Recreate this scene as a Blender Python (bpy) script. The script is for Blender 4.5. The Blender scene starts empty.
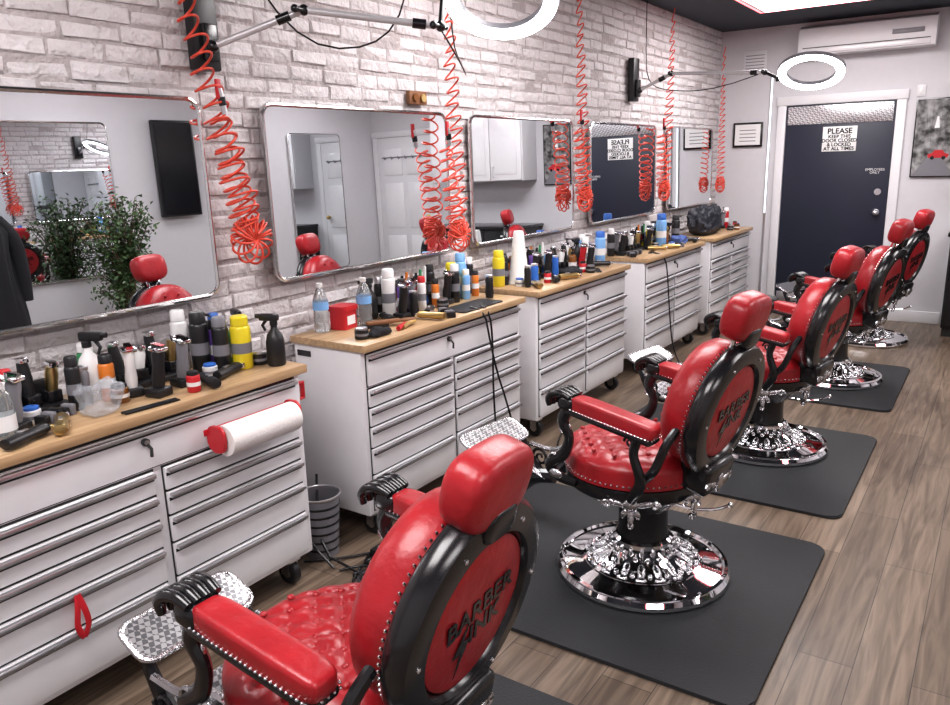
import bpy, bmesh, math, random
from mathutils import Matrix, Vector, Euler, noise
random.seed(7)
S=bpy.context.scene
PI=math.pi
I4=Matrix.Identity(4)
def T(x,y,z): return Matrix.Translation((x,y,z))
def RX(a): return Matrix.Rotation(math.radians(a),4,'X')
def RY(a): return Matrix.Rotation(math.radians(a),4,'Y')
def RZ(a): return Matrix.Rotation(math.radians(a),4,'Z')
def SC(x,y,z): return Matrix.Diagonal((x,y,z,1))
# ---------------------------------------------------------------- materials
def mat(name,col,rough=.5,metal=0,var=0.06,vs=18,bump=0,bs=80,emit=0,trans=0,coat=0,alpha=1,bd=.01):
    m=bpy.data.materials.new(name); m.use_nodes=True
    n=m.node_tree.nodes; l=m.node_tree.links
    p=n['Principled BSDF']
    p.inputs['Roughness'].default_value=rough; p.inputs['Metallic'].default_value=metal
    tc=n.new('ShaderNodeTexCoord')
    ns=n.new('ShaderNodeTexNoise'); ns.inputs['Scale'].default_value=vs; ns.inputs['Detail'].default_value=4
    l.new(tc.outputs['Object'],ns.inputs['Vector'])
    mx=n.new('ShaderNodeMix'); mx.data_type='RGBA'
    mx.inputs[6].default_value=(*[max(0,c*(1-var)) for c in col],1)
    mx.inputs[7].default_value=(*[min(1,c*(1+var)) for c in col],1)
    l.new(ns.outputs['Fac'],mx.inputs[0]); l.new(mx.outputs[2],p.inputs['Base Color'])
    if emit:
        p.inputs['Emission Color'].default_value=(*col,1); p.inputs['Emission Strength'].default_value=emit
    if trans: p.inputs['Transmission Weight'].default_value=trans
    if coat: p.inputs['Coat Weight'].default_value=coat; p.inputs['Coat Roughness'].default_value=.15
    if alpha<1: p.inputs['Alpha'].default_value=alpha
    if bump:
        nb=n.new('ShaderNodeTexNoise'); nb.inputs['Scale'].default_value=bs; nb.inputs['Detail'].default_value=5
        l.new(tc.outputs['Object'],nb.inputs['Vector'])
        b=n.new('ShaderNodeBump'); b.inputs['Strength'].default_value=bump; b.inputs['Distance'].default_value=bd
        l.new(nb.outputs['Fac'],b.inputs['Height']); l.new(b.outputs['Normal'],p.inputs['Normal'])
    return m
M_white=mat('wall_paint',(.60,.595,.62),.6,var=.03,bump=.05)
M_brick=mat('painted_brick',(.66,.63,.64),.5,var=.12,vs=9,bump=1.0,bs=26,bd=.02)
M_mortar=mat('painted_mortar',(.47,.43,.43),.8,var=.35,vs=14,bump=1.0,bs=40,bd=.02)
M_ceil=mat('ceiling_paint',(.03,.04,.055),.7)
M_trim=mat('trim_white',(.70,.70,.72),.4,var=.02)
M_cab=mat('enamel_white',(.78,.78,.80),.24,var=.03,coat=.4)
M_dark=mat('gap_dark',(.03,.03,.03),.7)
M_alu=mat('brushed_aluminium',(.72,.72,.74),.3,1,var=.05)
M_silver=mat('silver_painted_tube',(.62,.62,.64),.25,.2,var=.05)
M_chrome=mat('chrome',(.86,.86,.88),.04,1,var=.02)
M_chromeR=mat('cast_chrome',(.62,.62,.64),.18,1,var=.2,bump=.4,bs=90)
M_black=mat('black_enamel',(.010,.010,.012),.24,coat=.3)
M_blackp=mat('black_plastic',(.014,.014,.016),.38)
M_rubber=mat('mat_rubber',(.022,.024,.027),.6,bump=.25,bs=150)
M_red=mat('red_leather',(.36,.013,.02),.36,var=.30,vs=12,bump=.40,bs=22,coat=.12)
M_redp=mat('red_plastic',(.52,.02,.03),.35)
M_hose=mat('orange_red_hose',(.72,.085,.05),.3)
M_mirror=mat('mirror_glass',(.84,.87,.89),.0,1,var=0)
M_frame=mat('mirror_frame',(.72,.72,.72),.2,1,var=.05)
M_yel=mat('yellow_can',(.75,.62,.03),.3)
M_blue=mat('blue_plastic',(.04,.16,.55),.3)
M_lblue=mat('light_blue_plastic',(.22,.45,.78),.3)
M_grey=mat('grey_plastic',(.20,.20,.22),.4)
M_wht=mat('white_plastic',(.78,.78,.78),.35)
M_amber=mat('amber_bottle',(.20,.075,.015),.15,coat=.5)
M_orange=mat('orange_plastic',(.65,.2,.03),.35)
M_purple=mat('purple_plastic',(.16,.08,.35),.35)
M_green=mat('green_label',(.05,.28,.12),.4)
M_clear=mat('clear_plastic',(.85,.9,.92),.08,trans=.85,var=0)
M_bag=mat('bag_film',(.55,.60,.66),.15,alpha=.32,var=.3,vs=40,bump=1,bs=50)
M_door=mat('navy_door_paint',(.014,.018,.036),.42)
M_ring=mat('ring_light_diffuser',(1,1,1),.5,emit=18,var=0)
M_panel=mat('led_panel_diffuser',(1,.97,.98),.5,emit=8,var=0)
M_pink=mat('pink_led',(1,.2,.22),.5,emit=4,var=0)
M_glow=mat('glow_strip',(.85,.95,1),.5,emit=1.2,var=0)
M_leaf=mat('leaf_green',(.06,.115,.04),.45,var=.6,vs=5)
M_bark=mat('bark',(.12,.08,.05),.8,var=.3)
M_pot=mat('pot_ceramic',(.5,.5,.5),.5)
M_cloth=mat('black_cloth',(.012,.012,.016),.85,bump=.4,bs=60)
M_navycloth=mat('dark_cape_fabric',(.018,.02,.03),.55,bump=.4,bs=40)
M_bluecloth=mat('blue_towel_fabric',(.07,.12,.32),.85,bump=.5,bs=60)
M_paper=mat('paper_towel',(.84,.82,.80),.9,bump=.3,bs=120)
M_sign=mat('sign_white',(.78,.78,.78),.5)
M_wood2=mat('plaque_wood',(.22,.10,.045),.6,var=.3)
M_brass=mat('brass',(.6,.45,.2),.3,1)
M_screen=mat('tv_screen',(.006,.006,.008),.12)

def floor_mat():
    m=bpy.data.materials.new('wood_plank_floor'); m.use_nodes=True
    n=m.node_tree.nodes; l=m.node_tree.links; p=n['Principled BSDF']
    tc=n.new('ShaderNodeTexCoord'); sp=n.new('ShaderNodeSeparateXYZ'); cb=n.new('ShaderNodeCombineXYZ')
    l.new(tc.outputs['Object'],sp.inputs[0]); l.new(sp.outputs['Y'],cb.inputs['X']); l.new(sp.outputs['X'],cb.inputs['Y'])
    br=n.new('ShaderNodeTexBrick'); br.inputs['Scale'].default_value=1
    br.inputs['Brick Width'].default_value=1.22; br.inputs['Row Height'].default_value=.165; br.inputs['Mortar Size'].default_value=.0015
    br.inputs['Color1'].default_value=(.155,.118,.088,1); br.inputs['Color2'].default_value=(.25,.197,.152,1); br.inputs['Mortar'].default_value=(.05,.037,.03,1)
    br.offset=.37; l.new(cb.outputs[0],br.inputs['Vector'])
    mp=n.new('ShaderNodeMapping'); mp.inputs['Scale'].default_value=(1.3,17,1); l.new(cb.outputs[0],mp.inputs[0])
    ns=n.new('ShaderNodeTexNoise'); ns.inputs['Scale'].default_value=1.6; ns.inputs['Detail'].default_value=9; ns.inputs['Distortion'].default_value=1.2
    l.new(mp.outputs[0],ns.inputs['Vector'])
    cr=n.new('ShaderNodeValToRGB'); cr.color_ramp.elements[0].position=.34; cr.color_ramp.elements[0].color=(.52,.48,.45,1)
    cr.color_ramp.elements[1].position=.66; cr.color_ramp.elements[1].color=(1.15,1.12,1.08,1); l.new(ns.outputs['Fac'],cr.inputs[0])
    mx=n.new('ShaderNodeMix'); mx.data_type='RGBA'; mx.blend_type='MULTIPLY'; mx.inputs[0].default_value=1
    l.new(br.outputs['Color'],mx.inputs[6]); l.new(cr.outputs[0],mx.inputs[7]); l.new(mx.outputs[2],p.inputs['Base Color'])
    p.inputs['Roughness'].default_value=.36
    b=n.new('ShaderNodeBump'); b.inputs['Strength'].default_value=.15; b.inputs['Distance'].default_value=.003
    l.new(ns.outputs['Fac'],b.inputs['Height']); l.new(b.outputs['Normal'],p.inputs['Normal'])
    return m
M_floor=floor_mat()
def wood_mat():
    m=bpy.data.materials.new('pine_worktop'); m.use_nodes=True
    n=m.node_tree.nodes; l=m.node_tree.links; p=n['Principled BSDF']
    tc=n.new('ShaderNodeTexCoord'); mp=n.new('ShaderNodeMapping'); mp.inputs['Scale'].default_value=(28,2,28); l.new(tc.outputs['Object'],mp.inputs[0])
    ns=n.new('ShaderNodeTexNoise'); ns.inputs['Scale'].default_value=1.5; ns.inputs['Detail'].default_value=6; l.new(mp.outputs[0],ns.inputs['Vector'])
    cr=n.new('ShaderNodeValToRGB'); cr.color_ramp.elements[0].position=.3; cr.color_ramp.elements[0].color=(.35,.225,.12,1)
    cr.color_ramp.elements[1].position=.7; cr.color_ramp.elements[1].color=(.57,.40,.235,1); l.new(ns.outputs['Fac'],cr.inputs[0]); l.new(cr.outputs[0],p.inputs['Base Color'])
    p.inputs['Roughness'].default_value=.35
    return m
M_wood=wood_mat()
def plate_mat():
    m=bpy.data.materials.new('diamond_plate'); m.use_nodes=True
    n=m.node_tree.nodes; l=m.node_tree.links; p=n['Principled BSDF']; p.inputs['Metallic'].default_value=.9; p.inputs['Roughness'].default_value=.3
    tc=n.new('ShaderNodeTexCoord'); mp=n.new('ShaderNodeMapping'); mp.inputs['Rotation'].default_value=(.785,.785,.785); l.new(tc.outputs['Object'],mp.inputs[0])
    ck=n.new('ShaderNodeTexChecker'); ck.inputs['Scale'].default_value=75
    ck.inputs[1].default_value=(.9,.9,.92,1); ck.inputs[2].default_value=(.33,.33,.35,1)
    l.new(mp.outputs[0],ck.inputs['Vector']); l.new(ck.outputs['Color'],p.inputs['Base Color'])
    b=n.new('ShaderNodeBump'); b.inputs['Strength'].default_value=.4; b.inputs['Distance'].default_value=.003
    l.new(ck.outputs['Fac'],b.inputs['Height']); l.new(b.outputs['Normal'],p.inputs['Normal'])
    return m
M_plate=plate_mat()
# ---------------------------------------------------------------- mesh builder
class MB:
    def __init__(s): s.bm=bmesh.new(); s.mats=[]
    def mi(s,m):
        if m not in s.mats: s.mats.append(m)
        return s.mats.index(m)
    def add(s,vs,fs,m,M=I4):
        k=s.mi(m); bv=[s.bm.verts.new(M@Vector(v)) for v in vs]
        for f in fs:
            try:
                q=s.bm.faces.new([bv[i] for i in f]); q.material_index=k; q.smooth=True
            except ValueError: pass
    def _tmp(s,t,m,M):
        t.verts.ensure_lookup_table(); t.verts.index_update()
        s.add([v.co.copy() for v in t.verts],[[v.index for v in f.verts] for f in t.faces],m,M); t.free()
    def box(s,lo,hi,m,bev=0,M=I4,seg=2):
        t=bmesh.new(); bmesh.ops.create_cube(t,size=1)
        for v in t.verts: v.co=Vector([(lo[i]+hi[i])/2+v.co[i]*(hi[i]-lo[i]) for i in range(3)])
        if bev: bmesh.ops.bevel(t,geom=t.edges[:],offset=bev,segments=seg,affect='EDGES',profile=.5)
        s._tmp(t,m,M)
    def prism(s,pts,d,m,M=I4,bev=0):
        t=bmesh.new(); a=[t.verts.new((x,y,0)) for x,y in pts]; b=[t.verts.new((x,y,d)) for x,y in pts]; n=len(pts)
        t.faces.new(a[::-1]); top=t.faces.new(b)
        for i in range(n): t.faces.new([a[i],a[(i+1)%n],b[(i+1)%n],b[i]])
        if bev: bmesh.ops.bevel(t,geom=list(top.edges),offset=bev,segments=2,affect='EDGES')
        s._tmp(t,m,M)
    def lathe(s,prof,m,M=I4,seg=32,sy=1):
        vs=[];fs=[];rings=[]
        for r,z in prof:
            if r<=1e-6: rings.append([len(vs)]); vs.append((0,0,z))
            else:
                rings.append(list(range(len(vs),len(vs)+seg)))
                for k in range(seg):
                    a=2*PI*k/seg; vs.append((r*math.cos(a),r*math.sin(a)*sy,z))
        for A,B in zip(rings,rings[1:]):
            for k in range(seg):
                j=(k+1)%seg
                if len(A)==1 and len(B)==1: continue
                if len(A)==1: fs.append([A[0],B[j],B[k]])
                elif len(B)==1: fs.append([A[k],A[j],B[0]])
                else: fs.append([A[k],A[j],B[j],B[k]])
        s.add(vs,fs,m,M)
    def cyl(s,r,z0,z1,m,M=I4,seg=20,bev=.0):
        b=bev
        if b: s.lathe([(0,z0),(r-b,z0),(r,z0+b),(r,z1-b),(r-b,z1),(0,z1)],m,M,seg)
        else: s.lathe([(0,z0),(r,z0),(r,z1),(0,z1)],m,M,seg)
    def sup(s,rx,ry,rz,m,M=I4,e1=1,e2=1,nu=24,nv=14,fn=None):
        f=lambda c,e:(abs(c)**e)*(1 if c>=0 else -1)
        vs=[(0,0,-rz)];fs=[]
        for i in range(1,nv):
            v=-PI/2+PI*i/nv
            for k in range(nu):
                u=2*PI*k/nu
                vs.append((rx*f(math.cos(v),e1)*f(math.cos(u),e2),ry*f(math.cos(v),e1)*f(math.sin(u),e2),rz*f(math.sin(v),e1)))
        vs.append((0,0,rz)); L=len(vs)-1
        if fn: vs=[fn(*v) for v in vs]
        for k in range(nu):
            j=(k+1)%nu
            fs.append([0,1+j,1+k]); fs.append([L,L-nu+k,L-nu+j])
            for i in range(nv-2):
                a=1+i*nu; fs.append([a+k,a+j,a+nu+j,a+nu+k])
        s.add(vs,fs,m,M)
    def ball(s,c,r,m,M=I4,n=8): s.sup(r,r,r,m,M@T(*c),nu=n,nv=max(4,n//2+1))
    def tube(s,pts,r,m,M=I4,seg=8,closed=False,flat=1):
        P=[Vector(p) for p in pts]; n=len(P); vs=[];fs=[]
        R=r if isinstance(r,(list,tuple)) else [r]*n
        up=Vector((0,0,1)); prev=None
        for i in range(n):
            if closed: t=(P[(i+1)%n]-P[i-1]).normalized()
            else: t=(P[min(i+1,n-1)]-P[max(i-1,0)]).normalized()
            if prev is None:
                a=up if abs(t.z)<.9 else Vector((1,0,0)); nrm=t.cross(a).normalized()
            else:
                nrm=(prev-t*prev.dot(t)).normalized()
            prev=nrm; bn=t.cross(nrm)
            for k in range(seg):
                a=2*PI*k/seg; vs.append(P[i]+nrm*math.cos(a)*R[i]+bn*math.sin(a)*R[i]*flat)
        for i in range(n if closed else n-1):
            A=i*seg; B=((i+1)%n)*seg
            for k in range(seg):
                j=(k+1)%seg; fs.append([A+k,A+j,B+j,B+k])
        if not closed: fs.append(list(range(seg))[::-1]); fs.append(list(range((n-1)*seg,n*seg)))
        s.add(vs,fs,m,M)
    def stube(s,pts,r,m,M=I4,seg=10,sub=5,flat=1):
        P=[Vector(p) for p in pts]; R=list(r) if isinstance(r,(list,tuple)) else [r]*len(P); Q=[];RR=[]
        for i in range(len(P)-1):
            p0=P[max(i-1,0)];p1=P[i];p2=P[i+1];p3=P[min(i+2,len(P)-1)]
            for k in range(sub):
                t=k/sub; Q.append(.5*((2*p1)+(p2-p0)*t+(2*p0-5*p1+4*p2-p3)*t*t+(3*p1-p0-3*p2+p3)*t**3)); RR.append(R[i]*(1-t)+R[i+1]*t)
        Q.append(P[-1]);RR.append(R[-1]); s.tube(Q,RR,m,M,seg=seg,flat=flat)
    def spiral(s,M,R,turns,r,m,n=22,flip=1):
        pts=[]
        for i in range(n):
            t=i/(n-1); a=turns*2*PI*t*flip; q=R*(1-.8*t); pts.append((q*math.cos(a),0,q*math.sin(a)))
        s.tube(pts,[r*(1-.3*i/(n-1)) for i in range(n)],m,M,seg=6)
    def mesh(s,name):
        s.bm.normal_update()
        bmesh.ops.recalc_face_normals(s.bm,faces=s.bm.faces[:])
        for e in s.bm.edges:
            if len(e.link_faces)==2 and e.calc_face_angle(0)>math.radians(38): e.smooth=False
        me=bpy.data.meshes.new(name); s.bm.to_mesh(me); s.bm.free()
        for m in s.mats: me.materials.append(m)
        return me
    def make(s,name,M=I4,parent=None): return put(name,s.mesh(name),M,parent)
def put(name,data,M=I4,parent=None):
    o=bpy.data.objects.new(name,data); S.collection.objects.link(o); o.matrix_world=M
    if parent: o.parent=parent; o.matrix_basis=M
    return o
def empty(name,M=I4):
    o=bpy.data.objects.new(name,None); o.empty_display_size=.1; S.collection.objects.link(o); o.matrix_world=M; return o
def rrect(w,h,r,n=6):
    pts=[]
    for cx,cy,a0 in ((w/2-r,h/2-r,0),(-w/2+r,h/2-r,90),(-w/2+r,-h/2+r,180),(w/2-r,-h/2+r,270)):
        for i in range(n+1):
            a=math.radians(a0+90*i/n); pts.append((cx+r*math.cos(a),cy+r*math.sin(a)))
    return pts
def curve(name,pts,r,m,parent=None,smooth=True,M=I4):
    c=bpy.data.curves.new(name,'CURVE'); c.dimensions='3D'; c.bevel_depth=r; c.bevel_resolution=2
    sp=c.splines.new('NURBS' if smooth else 'POLY'); sp.points.add(len(pts)-1)
    for q,p in zip(sp.points,pts): q.co=(*p,1)
    if smooth: sp.order_u=3; sp.use_endpoint_u=True; sp.resolution_u=3
    c.materials.append(m); return put(name,c,M,parent)
def text(name,body,size,m,M,parent,ext=.001,align='CENTER',bold=.0):
    c=bpy.data.curves.new(name,'FONT'); c.body=body; c.size=size; c.extrude=ext; c.align_x=align; c.align_y='CENTER'; c.offset=bold
    c.space_line=.85
    c.materials.append(m); return put(name,c,M,parent)
# ---------------------------------------------------------------- room
YF=8.32; YB=-1.6; XR=4.8; H=2.79
b=MB(); b.box((-.15,YB-.15,-.15),(XR+.15,YF+.15,0),M_floor); b.make('floor')
b=MB(); b.box((-.15,YB-.15,H),(XR+.15,YF+.15,H+.12),M_ceil); b.make('ceiling')
b=MB(); b.box((-.15,YB-.15,0),(-.008,YF,H),M_mortar)
row_=0; z=.004
while z<H-.03:
    y=YB-(.10 if row_%2 else 0)-random.uniform(0,.07); hh=random.uniform(.056,.063); sag=random.uniform(0,6)
    while y<YF-.03:
        L=random.choice((.196,.196,.19,.20,.145,.205))+random.uniform(-.015,.012); y1=min(y+L,YF-.002); y0=max(y,YB)
        if y1-y0>.03:
            xo=random.uniform(-.006,.003) if random.random()>.06 else -.0085; j=lambda:random.uniform(-.0045,.0045); c=.009
            w0=.004*math.sin(y*1.7+sag); zb_=z+w0; zt=min(zb_+hh-.003+random.uniform(-.004,.003),H-.002); zb_=max(zb_,.001)
            vs=[(-.011,y0,zb_),(-.011,y1,zb_),(-.011,y1,zt),(-.011,y0,zt),
                (xo-.0035,y0+.003+j(),zb_+.003+j()),(xo-.0035,y1-.003+j(),zb_+.003+j()),(xo-.0035,y1-.003+j(),zt-.003+j()),(xo-.0035,y0+.003+j(),zt-.003+j()),
                (xo+j()*.7,y0+c+j(),zb_+c+j()),(xo+j()*.7,y1-c+j(),zb_+c+j()),(xo+j()*.7,y1-c+j(),zt-c+j()),(xo+j()*.7,y0+c+j(),zt-c+j())]
            fs=[]
            for k in range(4):
                q=(k+1)%4; fs+= [[k,q,4+q,4+k],[4+k,4+q,8+q,8+k]]
            fs.append([8,9,10,11]); b.add(vs,fs,M_brick)
        y+=L+random.uniform(.004,.009)
    z+=hh+.006; row_+=1
b.make('wall_left')
b=MB(); b.box((-.15,YF,0),(XR+.15,YF+.15,H),M_white); b.make('wall_far')
b=MB(); b.box((XR,YB,0),(XR+.15,YF,H),M_white); b.make('wall_right')
b=MB(); b.box((-.15,YB-.15,0),(XR+.15,YB,H),M_white); b.make('wall_back')
for nm,lo,hi in (('baseboard_far',(1.72,YF-.018,0),(2.15,YF,.11)),('baseboard_right',(XR-.018,YB,0),(XR,YF-.02,.11)),('baseboard_back',(0,YB,0),(XR-.02,YB+.018,.11))):
    b=MB(); b.box(lo,hi,M_trim,.004); b.make(nm)
b=MB()
for x0,x1 in ((.58,.66),(1.62,1.70)): b.box((x0,YF-.03,0),(x1,YF-.0005,2.044),M_trim,.004)
b.box((.57,YF-.034,2.045),(1.71,YF-.0005,2.13),M_trim,.004); b.make('trim_1')
d=empty('door_1')
b=MB(); b.box((.665,YF-.022,.01),(1.615,YF-.001,2.04),M_door,.004)
b.box((.68,YF-.028,1.86),(1.60,YF-.0225,2.03),M_plate,.001)
b.box((.68,YF-.027,.03),(1.60,YF-.0225,.22),M_alu,.001)
b.cyl(.03,0,.012,M_alu,T(1.53,YF-.022,1.22)@RX(90)); b.cyl(.03,0,.012,M_alu,T(1.53,YF-.022,1.03)@RX(90))
b.sup(.028,.028,.028,M_alu,T(1.53,YF-.065,1.03)); b.cyl(.011,0,.05,M_alu,T(1.53,YF-.022,1.03)@RX(90))
b.make('door_leaf',I4,d)
b=MB(); b.box((1.01,YF-.031,1.60),(1.31,YF-.023,1.83),M_sign,.001); b.make('sign_board',I4,d)
text('sign_heading','PLEASE',.07,M_black,T(1.16,YF-.032,1.785)@RX(90),d,bold=.0015)
text('sign_lines','KEEP THIS\nDOOR CLOSED\n& LOCKED\nAT ALL TIMES',.044,M_black,T(1.16,YF-.032,1.68)@RX(90),d,bold=.001)
text('door_lettering','EMPLOYEES\nONLY',.032,M_sign,T(1.49,YF-.0235,1.41)@RX(90),d)
d=empty('door_2'); b=MB(); b.box((3.78,YF-.028,0.005),(4.70,YF-.0005,2.04),M_trim,.003)
for x0,x1 in ((3.88,4.2),(4.28,4.6)):
    for z0,z1 in ((.2,.75),(.85,1.45),(1.55,1.9)): b.box((x0,YF-.037,z0),(x1,YF-.0285,z1),M_cab,.006)
b.sup(.03,.03,.03,M_brass,T(3.86,YF-.07,1.0)); b.cyl(.012,0,.06,M_brass,T(3.86,YF-.02,1.0)@RX(90))
for i in range(6):
    b.tube([(3.95+i*.12,YF-.03,1.78),(3.95+i*.12,YF-.07,1.76),(3.95+i*.12,YF-.08,1.80)],.006,M_grey,seg=6)
b.box((3.88,YF-.045,1.775),(4.62,YF-.0375,1.79),M_grey); b.make('door_leaf',I4,d)
b=MB()
for x0,x1 in ((3.69,3.775),(4.705,4.78)): b.box((x0,YF-.03,0),(x1,YF-.0005,2.044),M_trim,.004)
b.box((3.68,YF-.034,2.045),(4.79,YF-.0005,2.12),M_trim,.004); b.make('trim_2')
b=MB(); b.box((2.24,YF-.33,1.42),(3.55,YF-.001,2.25),M_trim,.003)
for i in range(3):
    x0=2.25+i*.433; b.box((x0+.004,YF-.352,1.43),(x0+.426,YF-.331,2.24),M_cab,.004); b.box((x0+.06,YF-.358,1.50),(x0+.37,YF-.3525,2.17),M_cab,.003)
    b.tube([(x0+.38,YF-.353,1.47),(x0+.38,YF-.38,1.48),(x0+.38,YF-.38,1.58),(x0+.38,YF-.353,1.59)],.005,M_alu,seg=6)
b.make('upper_kitchen_cabinet')
b=MB(); b.box((2.19,YF-.58,.08),(3.55,YF-.001,.87),M_blackp,.004); b.box((2.2,YF-.54,0),(3.55,YF-.01,.08),M_dark)
b.box((2.17,YF-.61,.87),(3.57,YF-.001,.905),M_black,.006)
for i in range(3):
    x0=2.2+i*.45; b.box((x0+.005,YF-.6,.1),(x0+.443,YF-.5805,.85),M_black,.004); b.tube([(x0+.05,YF-.6,.8),(x0+.05,YF-.62,.8),(x0+.2,YF-.62,.8),(x0+.2,YF-.6,.8)],.005,M_alu,seg=6)
b.make('black_base_cabinet')
b=MB(); prof=[(0.001,0),(.20,.0),(.215,.04),(.215,.17),(.19,.235),(.12,.265),(0.001,.265)]
MM=Matrix(((0,0,1,.77),(-1,0,0,YF),(0,1,0,2.475),(0,0,0,1)))
b.prism(prof,1.12,M_trim,MM,.0)
b.box((.81,YF-.22,2.487),(1.85,YF-.20,2.53),M_cab,.004); b.box((.81,YF-.2195,2.533),(1.85,YF-.212,2.539),M_dark)
b.box((1.55,YF-.221,2.585),(1.80,YF-.214,2.625),M_grey,.001)
b.make('wall_air_conditioner')
def picture(name,x0,x1,z0,z1,fn):
    e=empty(name); b=MB(); b.box((x0,YF-.025,z0),(x1,YF-.001,z1),M_black,.002); b.make('frame',I4,e); fn(e); return e
M_art=bpy.data.materials.new('street_art_print'); M_art.use_nodes=True
n=M_art.node_tree.nodes;l=M_art.node_tree.links;p=n['Principled BSDF'];tc=n.new('ShaderNodeTexCoord');ns=n.new('ShaderNodeTexNoise');ns.inputs['Scale'].default_value=14;ns.inputs['Detail'].default_value=9
cr=n.new('ShaderNodeValToRGB');cr.color_ramp.elements[0].position=.36;cr.color_ramp.elements[0].color=(.02,.02,.02,1);cr.color_ramp.elements[1].position=.66;cr.color_ramp.elements[1].color=(.36,.36,.36,1)
l.new(tc.outputs['Object'],ns.inputs['Vector']);l.new(ns.outputs['Fac'],cr.inputs[0]);l.new(cr.outputs[0],p.inputs['Base Color']);p.inputs['Roughness'].default_value=.4
def art(e):
    b=MB(); b.box((1.79,YF-.027,1.36),(2.125,YF-.0251,2.03),M_art)
    b.prism([(0,0),(.335,0),(.20,.20),(.14,.20)],.0006,M_grey,T(1.79,YF-.0272,1.36)@RX(90))
    pts=[(-.075,0),(.075,0),(.085,.03),(.05,.04),(.03,.068),(-.03,.068),(-.05,.04),(-.085,.03)]
    b.prism(pts,.001,M_redp,T(1.99,YF-.0285,1.52)@RX(90))
    for x in (1.945,2.035): b.cyl(.016,0,.001,M_black,T(x,YF-.0298,1.52)@RX(90))
    b.prism([(-.02,0),(.02,0),(.008,.10),(-.006,.10)],.0006,M_sign,T(1.96,YF-.0272,1.78)@RX(90))
    for k in range(6): b.tube([(1.80+.06*k,YF-.0275,1.62),(1.81+.055*k+.02*(k%2),YF-.0275,1.80),(1.79+.065*k,YF-.0275,2.0)],.004,M_black,seg=5,flat=.1)
    b.make('print',I4,e)
picture('framed_street_print',1.78,2.135,1.35,2.04,art)
def cert(e):
    b=MB(); b.box((.175,YF-.027,1.685),(.425,YF-.0251,1.885),M_sign); 
    for k in range(4): b.box((.22,YF-.0275,1.72+k*.035),(.38,YF-.0271,1.728+k*.035),M_grey)
    b.make('certificate',I4,e)
picture('framed_certificate',.155,.445,1.665,1.905,cert)
b=MB(); b.box((.22,YF-.012,2.36),(.44,YF-.001,2.58),M_trim,.003)
for k in range(6): b.box((.24,YF-.014,2.385+k*.03),(.42,YF-.0121,2.392+k*.03),M_grey)
b.make('wall_vent')
b=MB(); b.box((1.77,YF-.01,2.06),(1.84,YF-.001,2.16),M_trim,.003); b.box((1.795,YF-.016,2.09),(1.815,YF-.0095,2.13),M_wht,.002); b.make('light_switch')
b=MB(); b.box((.50,YF-.02,.001),(.52,YF-.001,2.35),M_alu); b.box((.503,YF-.025,1.01),(.517,YF-.0205,2.34),M_glow); b.make('added_glow_strip')  # glowing strip added for the bright band left of the door
def panel(x0,x1,y0,y1,P):
    b=MB(); b.box((x0,y0,H-.03),(x1,y1,H-.001),M_trim); b.box((x0+.03,y0+.03,H-.034),(x1-.03,y1-.03,H-.0305),M_panel)
    for q in (((x0-.03,y0-.03,H-.028),(x1+.03,y0-.0005,H-.002)),((x0-.03,y1+.0005,H-.028),(x1+.03,y1+.03,H-.002)),((x0-.03,y0,H-.028),(x0-.0005,y1,H-.002)),((x1+.0005,y0,H-.028),(x1+.03,y1,H-.002))): b.box(*q,M_pink)
    b.make('ceiling_light_panel')
    ld=bpy.data.lights.new('panel_lamp','AREA'); ld.shape='RECTANGLE'; ld.size=x1-x0-.1; ld.size_y=y1-y0-.1; ld.energy=P; ld.color=(1,.97,.965)
    put('panel_lamp',ld,T((x0+x1)/2,(y0+y1)/2,H-.04))
for y0,k in ((-.3,.9),(2.9,1),(6.1,1.1)):
    panel(.65,1.95,y0,y0+1.17,46*k); panel(3.0,4.1,y0,y0+1.15,17*k)
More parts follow.
